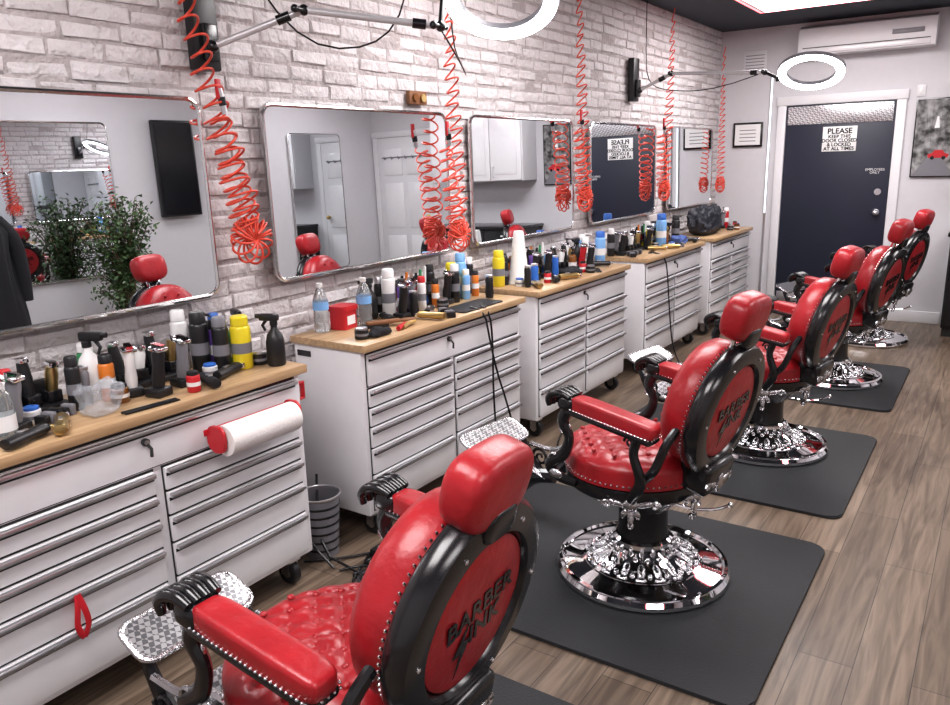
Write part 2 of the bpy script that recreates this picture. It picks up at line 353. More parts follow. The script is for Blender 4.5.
# ---------------------------------------------------------------- cabinets
CT=.885
def cabinet(Y0,Y1):
    e=empty('tool_cabinet',T(0,Y0,0)); W=Y1-Y0
    b=MB(); b.box((.04,.0,.12),(.425,W,.8525),M_cab,.006)
    b.box((.03,-.012,.853),(.462,W+.012,CT),M_wood,.004)
    b.make('body',I4,e)
    b=MB()
    def dr(y0,y1,z0,z1):
        b.box((.42,y0-.004,z0-.006),(.427,y1+.004,z1+.006),M_dark)  # dark sheet puts the shade of the drawer gap into colour
        b.box((.426,y0,z0),(.438,y1,z1),M_cab,.003)
        b.box((.4385,y0+.004,z1-.018),(.457,y1-.004,z1-.003),M_alu,.004)
        b.box((.4382,y0+.004,z1-.029),(.4395,y1-.004,z1-.0185),M_dark)  # dark strip paints the shadow under the handle lip
    dr(.03,W-.03,.70,.835)
    mid=W/2
    for y0,y1 in ((.03,mid-.018),(mid+.018,W-.03)):
        z=.685
        for h in (.085,.085,.095,.12,.165):
            dr(y0,y1,z-h+.009,z); z-=h
    b.cyl(.012,0,.012,M_dark,T(.438,mid*.94,.79)@RY(90)); b.cyl(.008,.01,.016,M_alu,T(.438,mid*.94,.79)@RY(90))
    b.tube([(.452,mid*.94,.785),(.462,mid*.94+.006,.77),(.462,mid*.94+.004,.745)],.005,M_dark,seg=6)
    b.box((.4385,W-.20,.838),(.4425,W-.05,.852),M_black)
    b.make('drawers',I4,e)
    b=MB()
    for x in (.10,.37):
        for y in (.08,W-.08):
            b.cyl(.05,-.018,.018,M_blackp,T(x,y,.051)@RX(90),bev=.006); b.cyl(.02,-.02,.02,M_alu,T(x,y,.051)@RX(90))
            b.box((x-.035,y-.03,.100),(x+.035,y+.03,.1195),M_alu,.003)
            b.box((x-.02,y-.026,.045),(x+.02,y-.021,.11),M_alu); b.box((x-.02,y+.021,.045),(x+.02,y+.026,.11),M_alu)
    b.make('casters',I4,e)
    b=MB(); b.box((.06,-.003,.80),(.14,-.0003,.825),M_black); b.make('side_label',I4,e)
CABS=[(.70,1.94),(2.28,3.55),(3.73,4.98),(5.32,6.58),(6.84,8.08)]
for c in CABS: cabinet(*c)
b=MB(); b.lathe([(.018,0),(.052,0),(.052,.30),(.018,.30)],M_paper,T(.520,1.51,.735)@RX(-90),seg=28)
b.cyl(.017,-.005,.305,M_grey,T(.520,1.51,.735)@RX(-90))
for y in (1.492,1.822):
    b.prism(rrect(.085,.09,.03),.012,M_redp,T(.4995,y+.012,.74)@RX(90),.003)
b.box((.4575,1.48,.748),(.4625,1.835,.77),M_redp,.002); b.make('paper_towel_holder')
b=MB(); b.tube([(.40,1.9405,.80),(.40,1.975,.80),(.40,1.975,.74),(.40,1.9405,.74)],.010,M_redp,seg=8); b.make('red_side_handle')
b=MB()
for s0 in (-1,1): b.stube([(.462,1.0,.42),(.470,1.0+.010*s0,.375),(.470,1.0+.016*s0,.33),(.468,1.0+.008*s0,.300),(.466,1.0,.285)],.009,M_redp,seg=6,flat=.3)
b.make('red_ribbon_tag')
# ---------------------------------------------------------------- mirrors
def mirror(y0,y1,z0=1.125,z1=1.85,x=.028,rot=0,name='wall_mirror',side=1,yaw=0):
    w=y1-y0;h=z1-z0; b=MB()
    A=Matrix(((0,0,1,0),(1,0,0,0),(0,1,0,0),(0,0,0,1)))
    o=rrect(w,h,.055,8); b.prism(o,.012,M_frame,A)
    b.prism(rrect(w-.02,h-.02,.047,8),.003,M_mirror,A@T(0,0,.0125))
    b.tube([(.012,p[0],p[1]) for p in rrect(w-.012,h-.012,.05,8)],.0095,M_frame,seg=8,closed=True)
    for sy in (-1,1): b.box((-x+.006,sy*w*.3-.03,-.03),(-.0005,sy*w*.3+.03,.03),M_blackp)
    M=T(x,(y0+y1)/2,(z0+z1)/2)@RZ(yaw)
    M=M@RY(-rot) if side>0 else M@RZ(180)@RY(rot)
    return b.make(name,M)
mirror(.63,1.89,rot=.7,yaw=-2.0,x=.045)
for y0,y1 in ((2.21,3.47),(3.69,4.94),(5.21,6.47),(6.78,8.0)): mirror(y0,y1,rot=.7)
mirror(2.92,3.98,.75,2.15,XR-.012,0,side=-1); mirror(6.75,7.65,.4,2.1,XR-.012,0,side=-1)
b=MB(); b.box((XR-.09,4.40,1.25),(XR-.045,4.84,2.18),M_blackp,.008); b.box((XR-.093,4.42,1.27),(XR-.0905,4.82,2.16),M_screen); b.box((XR-.045,4.5,1.5),(XR-.001,4.74,1.85),M_blackp); b.make('wall_television')
for y0,y1 in ((.60,1.80),(2.04,3.22),(3.51,4.72),(5.25,6.45)):
    b=MB(); b.prism(rrect(1.36,y1-y0,.06,6),.014,M_rubber,T(1.415,(y0+y1)/2,.0005),.005); b.make('anti_fatigue_mat')
# ---------------------------------------------------------------- barber chair
def chair_parts():
    P=[]
    b=MB()
    b.lathe([(0,0),(.325,0),(.333,.008),(.333,.022),(.322,.036),(.29,.043),(.24,.050),(.19,.062),(.155,.082),(.13,.105),(.115,.12),(0,.12)],M_chrome,seg=72)
    b.lathe([(.318,.036),(.325,.046),(.312,.05),(.305,.040)],M_chrome,seg=72)
    for k in range(18):
        A=RZ(20*k)
        b.sup(.042,.015,.009,M_chromeR,A@T(.168,0,.073)@RY(28),nu=10,nv=6)
        b.sup(.014,.022,.008,M_chromeR,A@T(.206,0,.060)@RY(14),nu=8,nv=6)
        b.sup(.014,.010,.008,M_chromeR,A@RZ(10)@T(.188,0,.066)@RY(20),nu=8,nv=6)
        b.ball((.134,0,.106),.010,M_chromeR,A@RZ(10))
        b.sup(.010,.010,.018,M_chromeR,A@T(.120,0,.122),nu=8,nv=6)
    b.lathe([(.222,.050),(.228,.058),(.220,.060),(.214,.054)],M_chrome,seg=60)
    b.lathe([(.108,.118),(.104,.13),(.098,.16),(.094,.22),(.096,.30),(.10,.335)],M_black,seg=40)
    b.lathe([(.108,.125),(.118,.132),(.116,.148),(.104,.156)],M_chrome)
    b.lathe([(.094,.27),(.105,.28),(.135,.31),(.155,.335),(0,.335)],M_black)
    P.append(('base',b.mesh('chair_base'),I4))
    b=MB()
    b.lathe([(0,.335),(.17,.335),(.23,.35),(.262,.375),(.268,.40),(.268,.425),(.25,.432),(0,.432)],M_black,T(.04,0,0),seg=48)
    R=.272; nr=32; nt=108; vs=[];fs=[]; TP=.088
    for i in range(nr+1):
        t=i/nr
        r=R*math.sin(min(1,t*1.12)*PI/2) if t<.893 else R
        for k in range(nt):
            a=2*PI*k/nt; x=r*math.cos(a); y=r*math.sin(a)
            if t<.893:
                q=r/R; z=.060+.048*math.sqrt(max(0,1-q**5))
                u=(x+y)/TP;v=(x-y)/TP; f=(abs(math.sin(PI*u)*math.sin(PI*v)))**.42
                z+=.015*f*(1-q**6)
            else: z=.060*(1-(t-.893)/.107)
            vs.append((x,y,z))
    for i in range(nr):
        for k in range(nt):
            j=(k+1)%nt; fs.append([i*nt+k,i*nt+j,(i+1)*nt+j,(i+1)*nt+k])
    b.add(vs,fs,M_red,T(.04,0,.432))
    for i in range(-6,7):
        for j in range(-6,7):
            x=(i+j)*TP/2; y=(i-j)*TP/2
            if math.hypot(x,y)<.23: b.sup(.010,.010,.007,M_red,T(.04+x,y,.432+.110),nu=10,nv=6)
    for k in range(80):
        a=2*PI*k/80; b.ball((.04+.273*math.cos(a),.273*math.sin(a),.447),.0048,M_chrome,n=6)
    for ang in (180,118,242):
        A=T(.04,0,0)@RZ(ang)@T(.262,0,.375)
        b.sup(.012,.026,.026,M_chromeR,A,nu=12,nv=8)
        for s0 in (-1,1):
            b.sup(.008,.036,.012,M_chromeR,A@T(-.002,s0*.05,.004)@RX(s0*14),nu=10,nv=6)
            b.spiral(A@T(.000,s0*.088,.004)@RZ(90),.017,1.3,.006,M_chromeR,flip=s0,n=12)
            b.sup(.008,.011,.022,M_chromeR,A@T(-.004,s0*.022,-.035)@RX(s0*25),nu=8,nv=6)
        b.sup(.010,.012,.045,M_chromeR,A@T(-.012,0,-.045)@RY(-12),nu=8,nv=6)
        b.ball((-.02,0,-.09),.013,M_chromeR,A)
    b.stube([(-.08,-.02,.30),(-.18,-.06,.285),(-.25,-.10,.29),(-.29,-.12,.31)],.006,M_chrome,seg=8); b.ball((-.295,-.122,.313),.011,M_chrome)
    P.append(('seat',b.mesh('chair_seat'),I4))
    AX=-.05
    for sg,nm in ((1,'arm_left'),(-1,'arm_right')):
        b=MB(); A=T(AX,sg*.300,.718)@RY(-8)
        b.sup(.172,.039,.029,M_red,A,e1=.38,e2=.35,nu=40,nv=16)
        b.box((-.168,-.038,-.042),(.178,.038,-.019),M_black,.008,A)
        for s1 in (-1,1):
            for k in range(25): b.ball((-.162+k*.0133,s1*.0392,-.017),.0038,M_chrome,A,n=6)
        for k in range(5): b.ball((-.173,-.030+k*.015,-.017),.0038,M_chrome,A,n=6)
        A2=A@T(-.008,0,0)
        b.sup(.04,.042,.030,M_black,A2@T(.190,0,-.006),e1=.6,e2=.6)
        for k in range(4):
            y=-.033+k*.022
            b.stube([(.175,y,.022),(.208,y*1.08,.030),(.242,y*1.15,.020),(.262,y*1.15,-.006),(.256,y*1.1,-.032)],[.011,.013,.014,.013,.009],M_black,A2,seg=10,sub=3)
        b.stube([(.19+AX,sg*.300,.71),(.215+AX,sg*.300,.66),(.19+AX,sg*.298,.60),(.215+AX,sg*.295,.53),(.235,sg*.285,.47),(.21,sg*.265,.42),(.15,sg*.24,.40)],[.018,.018,.015,.017,.020,.018,.016],M_black,seg=10,flat=1.3)
        b.stube([(-.15,sg*.300,.67),(-.13,sg*.298,.60),(-.155,sg*.29,.50),(-.10,sg*.26,.41)],[.015,.013,.016,.016],M_black,seg=10,flat=1.3)
        b.spiral(T(.205,sg*.300,.50),.026,1.5,.006,M_chromeR,flip=1); b.spiral(T(.155,sg*.298,.635),.028,1.5,.0055,M_chromeR,flip=-1)
        b.spiral(T(-.115,sg*.296,.64),.024,1.5,.0055,M_black,flip=1)
        b.sup(.03,.010,.02,M_chromeR,T(.20,sg*.300,.445),nu=10,nv=6)
        P.append((nm,b.mesh('chair_'+nm),I4))
    A0=T(-.285,0,.728)@RY(-13)
    L=A0@Matrix(((0,0,1,0),(0,1,0,0),(-1,0,0,0),(0,0,0,1)))@SC(1.08*.93,.96,1)
    b=MB()
    b.lathe([(.215,-.005),(.226,.01),(.230,.05),(.224,.085),(.205,.108),(.17,.122),(.10,.128),(0,.130)],M_red,L,seg=56)
    for k in range(80):
        a=2*PI*k/80; b.ball((.231*math.cos(a),.231*math.sin(a),.012),.0040,M_chrome,L,n=6)
        if k%2==0: b.ball((.200*math.cos(a),.200*math.sin(a),.108),.0034,M_chrome,L,n=6)
    for i in range(-3,4):
        for j in range(-3,4):
            x=(i+j)*.05;y=(i-j)*.05
            if math.hypot(x,y)<.17: b.ball((x,y,.126),.009,M_red,L,n=8)
    b.lathe([(.20,.005),(.238,.003),(.246,-.010),(.246,-.038),(.236,-.052),(.214,-.058),(.182,-.058),(.176,-.050),(.172,-.038),(0,-.038)],M_black,L,seg=64)
    b.lathe([(.172,-.036),(.170,-.046),(.150,-.052),(.08,-.055),(0,-.056)],M_red,L,seg=48)
    for k in range(6):
        a=2*PI*(k+.5)/6; b.sup(.006,.006,.004,M_chrome,L@T(.207*math.cos(a),.207*math.sin(a),-.059),nu=10,nv=5)
    b.box((-.08,-.10,-.31),(.04,.10,-.19),M_black,.02,A0,3)
    for sg in (-1,1):
        b.stube([(.03,sg*.19,-.03),(.04,sg*.245,-.10),(.05,sg*.265,-.20),(.10,sg*.255,-.28)],[.014,.016,.017,.016],M_black,A0,seg=8)
        b.sup(.008,.032,.012,M_chromeR,A0@T(-.078,sg*.045,-.265)@RX(sg*16),nu=10,nv=6)
        b.spiral(A0@T(-.078,sg*.082,-.262)@RZ(90),.017,1.3,.006,M_chromeR,flip=sg,n=12)
    b.sup(.010,.018,.040,M_chromeR,A0@T(-.082,0,-.27),nu=10,nv=8)
    P.append(('back',b.mesh('chair_back'),I4))
    TM=A0@T(-.0575,0,.0)@Matrix(((0,0,-1,0),(-1,0,0,0),(0,1,0,0),(0,0,0,1)))@RZ(8)
    b=MB(); HM=T(0,0,0)@RY(-16)
    b.sup(.052,.106,.080,M_red,HM,e1=.6,e2=.5,nu=40,nv=20,fn=lambda x,y,z:(x,y*(1-.10*(z<0)*abs(z/.08)),z))
    for s0 in (-1,1): b.tube([(-.005,s0*.04,-.14),(-.005,s0*.04,-.05)],.009,M_chrome,HM,seg=8)
    b.sup(.018,.05,.035,M_black,HM@T(-.040,0,-.062),e1=.5,e2=.5)
    for k in range(19): b.ball((-.032,-.085+k*.0094,-.0755),.0038,M_chrome,HM,n=6)
    P.append(('headrest',b.mesh('chair_headrest'),T(-.365,0,1.05)))
    b=MB()
    for sg in (-1,1):
        b.stube([(.22,sg*.15,.37),(.33,sg*.155,.34),(.42,sg*.155,.25),(.50,sg*.155,.20),(.58,sg*.155,.25),(.63,sg*.155,.33),(.66,sg*.155,.385)],[.024,.026,.022,.020,.022,.018,.012],M_black,seg=8,flat=1.2)
        b.spiral(T(.38,sg*.178,.31),.050,1.5,.009,M_chromeR,flip=sg); b.spiral(T(.55,sg*.178,.27),.045,1.5,.008,M_black,flip=-sg)
        b.stube([(.25,sg*.165,.36),(.36,sg*.17,.385),(.47,sg*.17,.33),(.60,sg*.168,.33)],.011,M_chromeR,seg=6)
        b.sup(.03,.012,.018,M_chromeR,T(.47,sg*.176,.215),nu=10,nv=6)
    A=T(.67,0,.395)@RY(-26)
    b.prism(rrect(.13,.35,.035,5),.012,M_plate,A@T(0,0,-.006),.003)
    b.tube([(p[0],p[1],0) for p in rrect(.135,.355,.036,5)],.009,M_chromeR,A,seg=8,closed=True)
    A=T(.545,0,.215)@RY(-55); b.prism(rrect(.11,.30,.03,5),.010,M_plate,A,.003)
    b.tube([(.48,-.15,.205),(.48,.15,.205)],.010,M_chrome,seg=8)
    P.append(('footrest',b.mesh('chair_footrest'),I4))
    return P,TM
parts,TM=chair_parts()
tdata=None
for (x,y,r,hz,fx) in ((1.44,1.12,180,-.05,-.04),(1.51,2.66,171,.01,.10),(1.57,4.27,170,.0,.06),(1.64,5.88,168,.015,.05),(1.66,7.33,165,0,.03)):
    mt=.0148 if y<7 else .001
    e=empty('barber_chair',T(x,y,mt)@RZ(r))
    for nm,me,M in parts:
        MM=M
        if nm=='headrest': MM=T(0,0,hz)@M
        if nm=='footrest': MM=T(fx,0,-.02 if fx>.08 else 0)@M
        put(nm,me,MM,e)
    if tdata is None:
        t=text('back_lettering','BARBER\n  INK',.064,M_black,TM,e,ext=.0012,bold=.001); tdata=t.data
    else: put('back_lettering',tdata,TM,e)
    b=MB(); b.prism([(-.035,-.09),(.035,.01),(.0,.01),(.03,.07),(-.045,-.02),(-.005,-.02)],.0015,M_black,TM@T(-.055,-.035,0)@SC(.7,.8,1)); b.make('back_emblem',I4,e)
# ---------------------------------------------------------------- ring lights
def ringlight(mount,joints,center,nrm,R=.21,r=.165):
    e=empty('ring_light_arm'); my,mz=mount
    b=MB(); b.box((.010,my-.055,mz-.16),(.06,my+.055,mz+.16),M_blackp,.008); b.box((.0605,my-.03,mz-.13),(.085,my+.03,mz+.0),M_black,.006)
    pts=[(.085,my,mz-.08)]+joints
    for a,c in zip(pts,pts[1:]):
        b.tube([a,c],.0125,M_silver,seg=12)
        b.ball(c,.020,M_black,n=12)
        dr=(Vector(c)-Vector(a)).normalized(); q=Vector(c)-dr*.08; b.tube([q-dr*.025,q+dr*.025],.018,M_black,seg=12)
        b.cyl(.010,-.035,.035,M_black,T(*c)@RX(90),seg=10); b.ball((c[0],c[1]-.045,c[2]-.0),.015,M_black,n=8)
    b.ball(pts[0],.024,M_black,n=12)
    c=Vector(center); n=Vector(nrm).normalized(); q=n.to_track_quat('Z','Y').to_matrix().to_4x4(); MR=Matrix.Translation(c)@q
    d=(Vector(joints[-1])-c); d=(d-n*d.dot(n)).normalized(); rim=c+d*(R+.005)-n*.01
    b.tube([joints[-1],rim],.011,M_black,seg=10); b.tube([rim+d*.02,rim-d*.03],.017,M_black,seg=10)
    b.make('arm',I4,e)
    b=MB(); b.lathe([(r,-.003),(r-.004,-.003),(r-.004,-.026),(r+.008,-.034),(R-.008,-.034),(R+.004,-.026),(R+.004,-.003),(R,-.003)],M_grey,MR,seg=64)
    b.lathe([(r,-.004),(r+.002,.006),((r+R)/2,.012),(R-.002,.006),(R,-.004)],M_ring,MR,seg=64); b.make('ring',I4,e)
ringlight((1.97,2.11),[(.35,2.18,2.15),(.73,2.50,2.09)],(.885,2.68,2.185),(.22,-.46,-.86),R=.215,r=.160)
ringlight((5.98,2.18),[(.35,5.95,2.20),(1.10,5.68,2.13)],(1.41,5.6,2.095),(.05,-.44,-.89),R=.20,r=.150)
# ---------------------------------------------------------------- coiled hoses
def hose(name,y,ztop,zb,ytop,R=.045,xo=.13,ret=True,big=1.0):
    e=empty(name); pts=[]
    n1=22; N=n1*14; hr=.0046
    for i in range(N):
        t=i/(N-1); tt=t**.85; a=2*PI*n1*t; rr=R*(.25+.75*min(1,t*1.3)); z=ztop+(zb+.12-ztop)*tt
        yc=ytop+(y-ytop)*t**1.4+.012*math.sin(a*.31); pts.append((xo-.03+.03*t+rr*math.cos(a),yc+rr*math.sin(a),z+.45*R*math.sin(a+1)))
    curve('coil',pts,hr,M_hose,e)
    pts=[]; nb=16; rb=.038*big
    for i in range(18*nb):
        t=i/(18*nb-1); a=2*PI*nb*t; ph=2*PI*t*1.5
        ex=Vector((.0,math.cos(ph),math.sin(ph))); ez=Vector((1,0,0))
        c=Vector((xo,y,zb+.055))+ex*rb
        q=c+ex*(rb*1.05*math.cos(a))+ez*(.034*math.sin(a))+Vector((0,-math.sin(ph),math.cos(ph)))*(.012*math.sin(a+.5))
        pts.append(tuple(q))
    curve('coil_bunch',pts,hr,M_hose,e)
    if ret:
        pts=[]; n2=9
        for i in range(n2*14):
            t=i/(n2*14-1); a=2*PI*n2*t; rr=R*1.15*(1-.4*t); pts.append((xo-.01+rr*math.cos(a),y-.01-.08*t+rr*math.sin(a),zb+.08+.44*t+.4*R*math.sin(a)))
        curve('return_coil',pts,hr,M_hose,e)
        b=MB(); p=pts[-1]; b.cyl(.011,0,.09,M_alu,T(p[0],p[1],p[2])@RX(10),seg=10); b.cyl(.014,.03,.06,M_black,T(p[0],p[1],p[2])@RX(10),seg=10); b.box((p[0]-.006,p[1]-.03,p[2]+.05),(p[0]+.006,p[1]-.01,p[2]+.12),M_redp,.002); b.make('air_gun',I4,e)
hose('coiled_air_hose',2.03,2.72,1.27,1.80,R=.050,big=1.2)
hose('coiled_air_hose',3.43,2.76,1.16,3.42,R=.045,big=1.1)
hose('coiled_air_hose',4.95,2.76,1.27,4.90,R=.045,big=1.1)
hose('coiled_air_hose',6.46,2.76,1.26,6.62,R=.045,big=1.1)
hose('coiled_air_hose',8.02,2.60,1.25,8.05,R=.035,ret=False)
curve('hanging_cable',[(.05,1.9,2.7),(.2,2.0,2.35),(.3,2.2,2.03),(.5,2.4,2.02),(.6,2.5,2.2),(.65,2.6,2.75)],.0035,M_black)
curve('hanging_cable',[(.04,6.2,2.78),(.06,6.15,2.4),(.12,6.05,2.15),(.3,6.0,2.08),(.7,5.9,2.05),(1.05,5.7,2.12)],.0035,M_black)
curve('hanging_cable',[(.73,2.5,2.08),(.65,2.75,1.98),(.5,3.0,1.96),(.3,3.25,2.05),(.1,3.45,2.2),(.05,3.5,2.7)],.0035,M_black)
b=MB(); b.box((.006,3.18,1.885),(.03,3.32,1.95),M_wood2,.003); b.cyl(.02,0,.012,M_amber,T(.0305,3.22,1.917)@RY(90)); b.cyl(.02,0,.012,M_brass,T(.0305,3.28,1.917)@RY(90)); b.make('wooden_plaque')
# ---------------------------------------------------------------- counter items
cache={}
def item(kind,key=None):
    k=(kind,key)
    if k in cache: return cache[k]
    b=MB()
    if kind=='can':
        col,cap,h,r=key
        b.lathe([(0,0),(r-.003,0),(r,.004),(r,h*.76),(r*.92,h*.80),(r*.80,h*.815),(r*.80,h*.83)],col,seg=24)
        b.lathe([(r*.80,h*.82),(r*.86,h*.825),(r*.84,h*.97),(r*.7,h),(0,h)],cap,seg=24)
        b.lathe([(r+.0006,h*.30),(r+.0006,h*.50)],M_wht if col not in (M_wht,M_yel,M_blackp) else M_grey,seg=24)
    if kind=='pump':
        col,cap,h,r=key
        b.lathe([(0,0),(r-.004,0),(r,.005),(r,h*.62),(r*.85,h*.70),(r*.4,h*.75),(r*.4,h*.78)],col,seg=24)
        b.lathe([(r*.45,h*.77),(r*.45,h*.85),(r*.14,h*.86),(r*.14,h*.95),(r*.35,h*.955),(r*.35,h),(0,h)],cap,seg=16)
        b.tube([(0,0,h*.975),(r*1.2,0,h*.975),(r*1.35,0,h*.94)],r*.13,cap,seg=8)
        b.lathe([(r+.0006,h*.2),(r+.0006,h*.42)],M_wht if col is not M_wht else M_grey,seg=24)
    if kind=='water':
        h=.22;r=.034
        b.lathe([(0,0),(r-.004,0),(r,.008),(r,.03),(r*.92,.04),(r,.05),(r,.08),(r*.92,.09),(r,.10),(r,.14),(r*.6,.18),(r*.36,.195),(r*.36,.2)],M_clear,seg=28)
        b.lathe([(r*.4,.198),(r*.42,.2),(r*.42,.216),(0,.217)],M_wht,seg=16); b.lathe([(r+.001,.10),(r+.001,.135)],M_lblue,seg=28)
    if kind=='trigger':
        col,h,r=key
        b.lathe([(0,0),(r-.003,0),(r,.006),(r,h*.45),(r*.8,h*.58),(r*.36,h*.68),(r*.33,h*.76)],col,seg=24)
        b.cyl(r*.42,h*.74,h*.83,M_blackp,seg=16,bev=.002)
        b.box((-.02,-.012,h*.83),(.055,.012,h*.96),M_blackp,.006); b.cyl(.009,.05,.07,M_blackp,T(0,0,h*.91)@RY(90),seg=10)
        b.tube([(.03,0,h*.84),(.045,0,h*.74),(.035,0,h*.64)],[.007,.006,.005],M_blackp,seg=8)
    if kind=='clipper':
        body,=key
        b.box((-.032,-.032,0),(.036,.032,.03),M_blackp,.008)
        b.lathe([(0,.02),(.020,.025),(.024,.06),(.020,.10),(.023,.14),(.020,.155),(0,.158)],body,T(0,0,.0)@RY(8),seg=18,sy=.8)
        b.box((-.022,-.022,.155),(.022,.022,.166),M_chrome,.002,RY(8))
        for k in range(9): b.box((-.021+k*.005,-.01,.166),(-.019+k*.005,.01,.176),M_chrome,0,RY(8))
        b.sup(.006,.003,.012,M_chrome,T(.02,0,.10)@RY(8),nu=8,nv=6)
    if kind=='lying':
        b.lathe([(0,0),(.018,.004),(.021,.04),(.017,.09),(.020,.125),(.017,.14),(0,.141)],key[0],T(0,-.07,.021)@RX(-90),seg=16,sy=.85)
        b.box((-.02,.071,.012),(.02,.084,.03),M_chrome,.002); b.box((-.006,-.02,.037),(.006,.01,.041),M_alu,.001)
    if kind=='brush':
        b.lathe([(0,0),(.018,.002),(.020,.02),(.010,.04),(.013,.06),(.015,.07),(0,.072)],M_black,seg=16)
        b.lathe([(.014,.07),(.022,.11),(.026,.14),(.015,.15),(0,.15)],M_wood2,seg=18)
    if kind=='dbrush':
        b.box((-.10,-.02,0.0145),(.06,.02,.03),M_wood2,.006); b.box((-.10,-.018,.0),(-.0,.018,.014),M_blackp,.002); b.sup(.045,.013,.009,M_wood2,T(.09,0,.02))
    if kind=='comb':
        b.box((-.09,.008,0),(.09,.018,.006),M_blackp,.001)
        for k in range(30): b.box((-.088+k*.006,-.014,.001),(-.085+k*.006,.009,.005),M_blackp)
    if kind=='guards':
        for k in range(5): b.box((-.02,-.06+k*.026,0),(.022,-.040+k*.026,.03+.004*(k%3)),(M_blackp,M_grey,M_blackp)[k%3],.004)
    if kind=='shaver':
        b.lathe([(0,0),(.022,.003),(.026,.03),(.022,.07),(.024,.10),(.018,.115),(0,.118)],key[0],seg=18,sy=.8); b.box((-.018,-.014,.112),(.018,.014,.126),M_alu,.003)
    if kind=='stand':
        b.box((-.06,-.13,0),(.06,.13,.022),M_blackp,.006); b.box((-.06,-.13,.0225),(-.035,.13,.085),M_blackp,.006)
        for k in range(4):
            y=-.095+k*.063; h=(.15,.125,.16,.135)[k]; b.box((-.02,y-.022,.0225),(.035,y+.022,.06),M_black,.005)
            A=T(.005,y,.02)@RY((-6,4,-3,7)[k])@RX((4,-5,2,-3)[k])
            b.lathe([(0,.03),(.017,.035),(.020,.09),(.016,h-.02),(0,h-.018)],(M_blackp,M_wht,M_blackp,M_brass)[k],A,seg=14); b.box((-.017,-.013,h-.02),(.021,.013,h-.004),M_chrome,.002,A)
    if kind=='holster':
        b.box((-.045,-.11,0),(.045,.11,.012),M_blackp,.003); b.box((-.045,-.11,.0125),(-.037,.11,.15),M_blackp,.003)
        for z in (.055,.11): b.box((-.0365,-.11,z),(.03,.11,z+.007),M_blackp,.002)
        for k in range(6):
            y=-.092+k*.037; m=(M_blackp,M_grey,M_black,M_redp,M_blackp,M_alu)[k]; b.box((-.012,y-.010,.0625),(.006,y+.010,.105),m,.004); 
            b.tube([(-.0,y,.118),(.004,y+.003,.175+.012*(k%3))],[.010,.007],(M_black,M_orange,M_alu,M_blackp,M_green,M_wht)[k],seg=8); b.cyl(.013,.013,.05,(M_wht,M_blackp,M_amber,M_yel,M_blackp,M_blue)[k],T(.005,y,0),seg=12)
    if kind=='box':
        col,cap=key
        b.prism(rrect(.085,.10,.012),.082,col); b.prism(rrect(.098,.112,.014),.022,cap,T(0,0,.0825),.005); b.box((.0428,-.03,.02),(.0436,.03,.06),M_wht)
    if kind=='cone':
        b.lathe([(0,0),(.064,0),(.066,.008),(.060,.02),(.034,.275),(.031,.30),(.026,.312),(0,.314)],M_wht,seg=32)
    me=b.mesh(kind); cache[k]=me; return me
NM={'can':'spray_can','pump':'pump_bottle','water':'water_bottle','trigger':'trigger_spray_bottle','clipper':'hair_clipper','lying':'hair_trimmer','brush':'neck_duster_brush','dbrush':'fade_brush','shaver':'foil_shaver','stand':'clipper_charging_stand','box':'sharps_container','cone':'white_cone_dispenser','comb':'barber_comb','guards':'clipper_guard_set','holster':'tool_organiser_rack'}
occ=[]
def circles(kind,key,x,y,r):
    if kind in('can','pump'): return [(x,y,key[3])]
    if kind=='trigger': return [(x,y,key[2]+.002)]
    if kind in ('clipper','water'): return [(x,y,.038)]
    if kind in('brush','shaver'): return [(x,y,.027)]
    if kind=='cone': return [(x,y,.066)]
    if kind=='box': return [(x,y,.060)]
    L,w={'lying':((-.055,-.02,.015,.05),.022),'dbrush':((-.08,-.04,0,.04,.08,.11),.022),'stand':((-.1,-.03,.03,.1),.062),'comb':((-.08,-.04,0,.04,.08),.018),'guards':((-.04,0,.045),.024),'holster':((-.075,0,.075),.052)}[kind]
    a=math.radians(r); out=[]
    for t in L:
        dx,dy=(t,0) if kind in('dbrush','comb') else (0,t)
        out.append((x+dx*math.cos(a)-dy*math.sin(a),y+dx*math.sin(a)+dy*math.cos(a),w))
    return out
def free(cs,rng):
    for x,y,r in cs:
        if x-r<.062 or x+r>.46 or y-r<rng[0] or y+r>rng[1]: return False
        for a,b_,c in occ:
            if math.hypot(a-x,b_-y)<c+r+.001: return False
    return True
def place(kind,key,x,y,r,rng,mx=400):
    for k in range(mx):
        s=.0012*k; a=k*2.4
        cs=circles(kind,key,x+s*math.cos(a)*.6,y+s*math.sin(a),r)
        if free(cs,rng):
            X=x+s*math.cos(a)*.6; Y=y+s*math.sin(a); occ.extend(cs)
            put(NM[kind],item(kind,key),T(X,Y,CT+.0006)@RZ(r)); return True
    return False
Cc=lambda c,k,h=.19,r=.028:('can',(c,k,h,r))
clB=('clipper',(M_blackp,)); clG=('clipper',(M_grey,)); clW=('clipper',(M_wht,)); clA=('clipper',(M_brass,)); clR=('clipper',(M_redp,))
tb=('trigger',(M_amber,.2,.034)); tk=('trigger',(M_blackp,.2,.034)); tw=('trigger',(M_wht,.23,.036)); tl=('trigger',(M_lblue,.21,.033))
st=('stand',None); ly=('lying',(M_blackp,)); lyA=('lying',(M_brass,)); lyW=('lying',(M_wht,)); br=('brush',None); db=('dbrush',None); cb=('comb',None); gd=('guards',None); ho=('holster',None); wa=('water',None); sh=('shaver',(M_blackp,)); shG=('shaver',(M_grey,)); shB=('shaver',(M_blue,))
pW=('pump',(M_wht,M_blackp,.19,.032)); pC=('pump',(M_clear,M_wht,.2,.034)); pB=('pump',(M_blue,M_wht,.22,.033)); pK=('pump',(M_blackp,M_blackp,.2,.033)); pA=('pump',(M_amber,M_blackp,.15,.026)); pG=('pump',(M_green,M_wht,.17,.028))
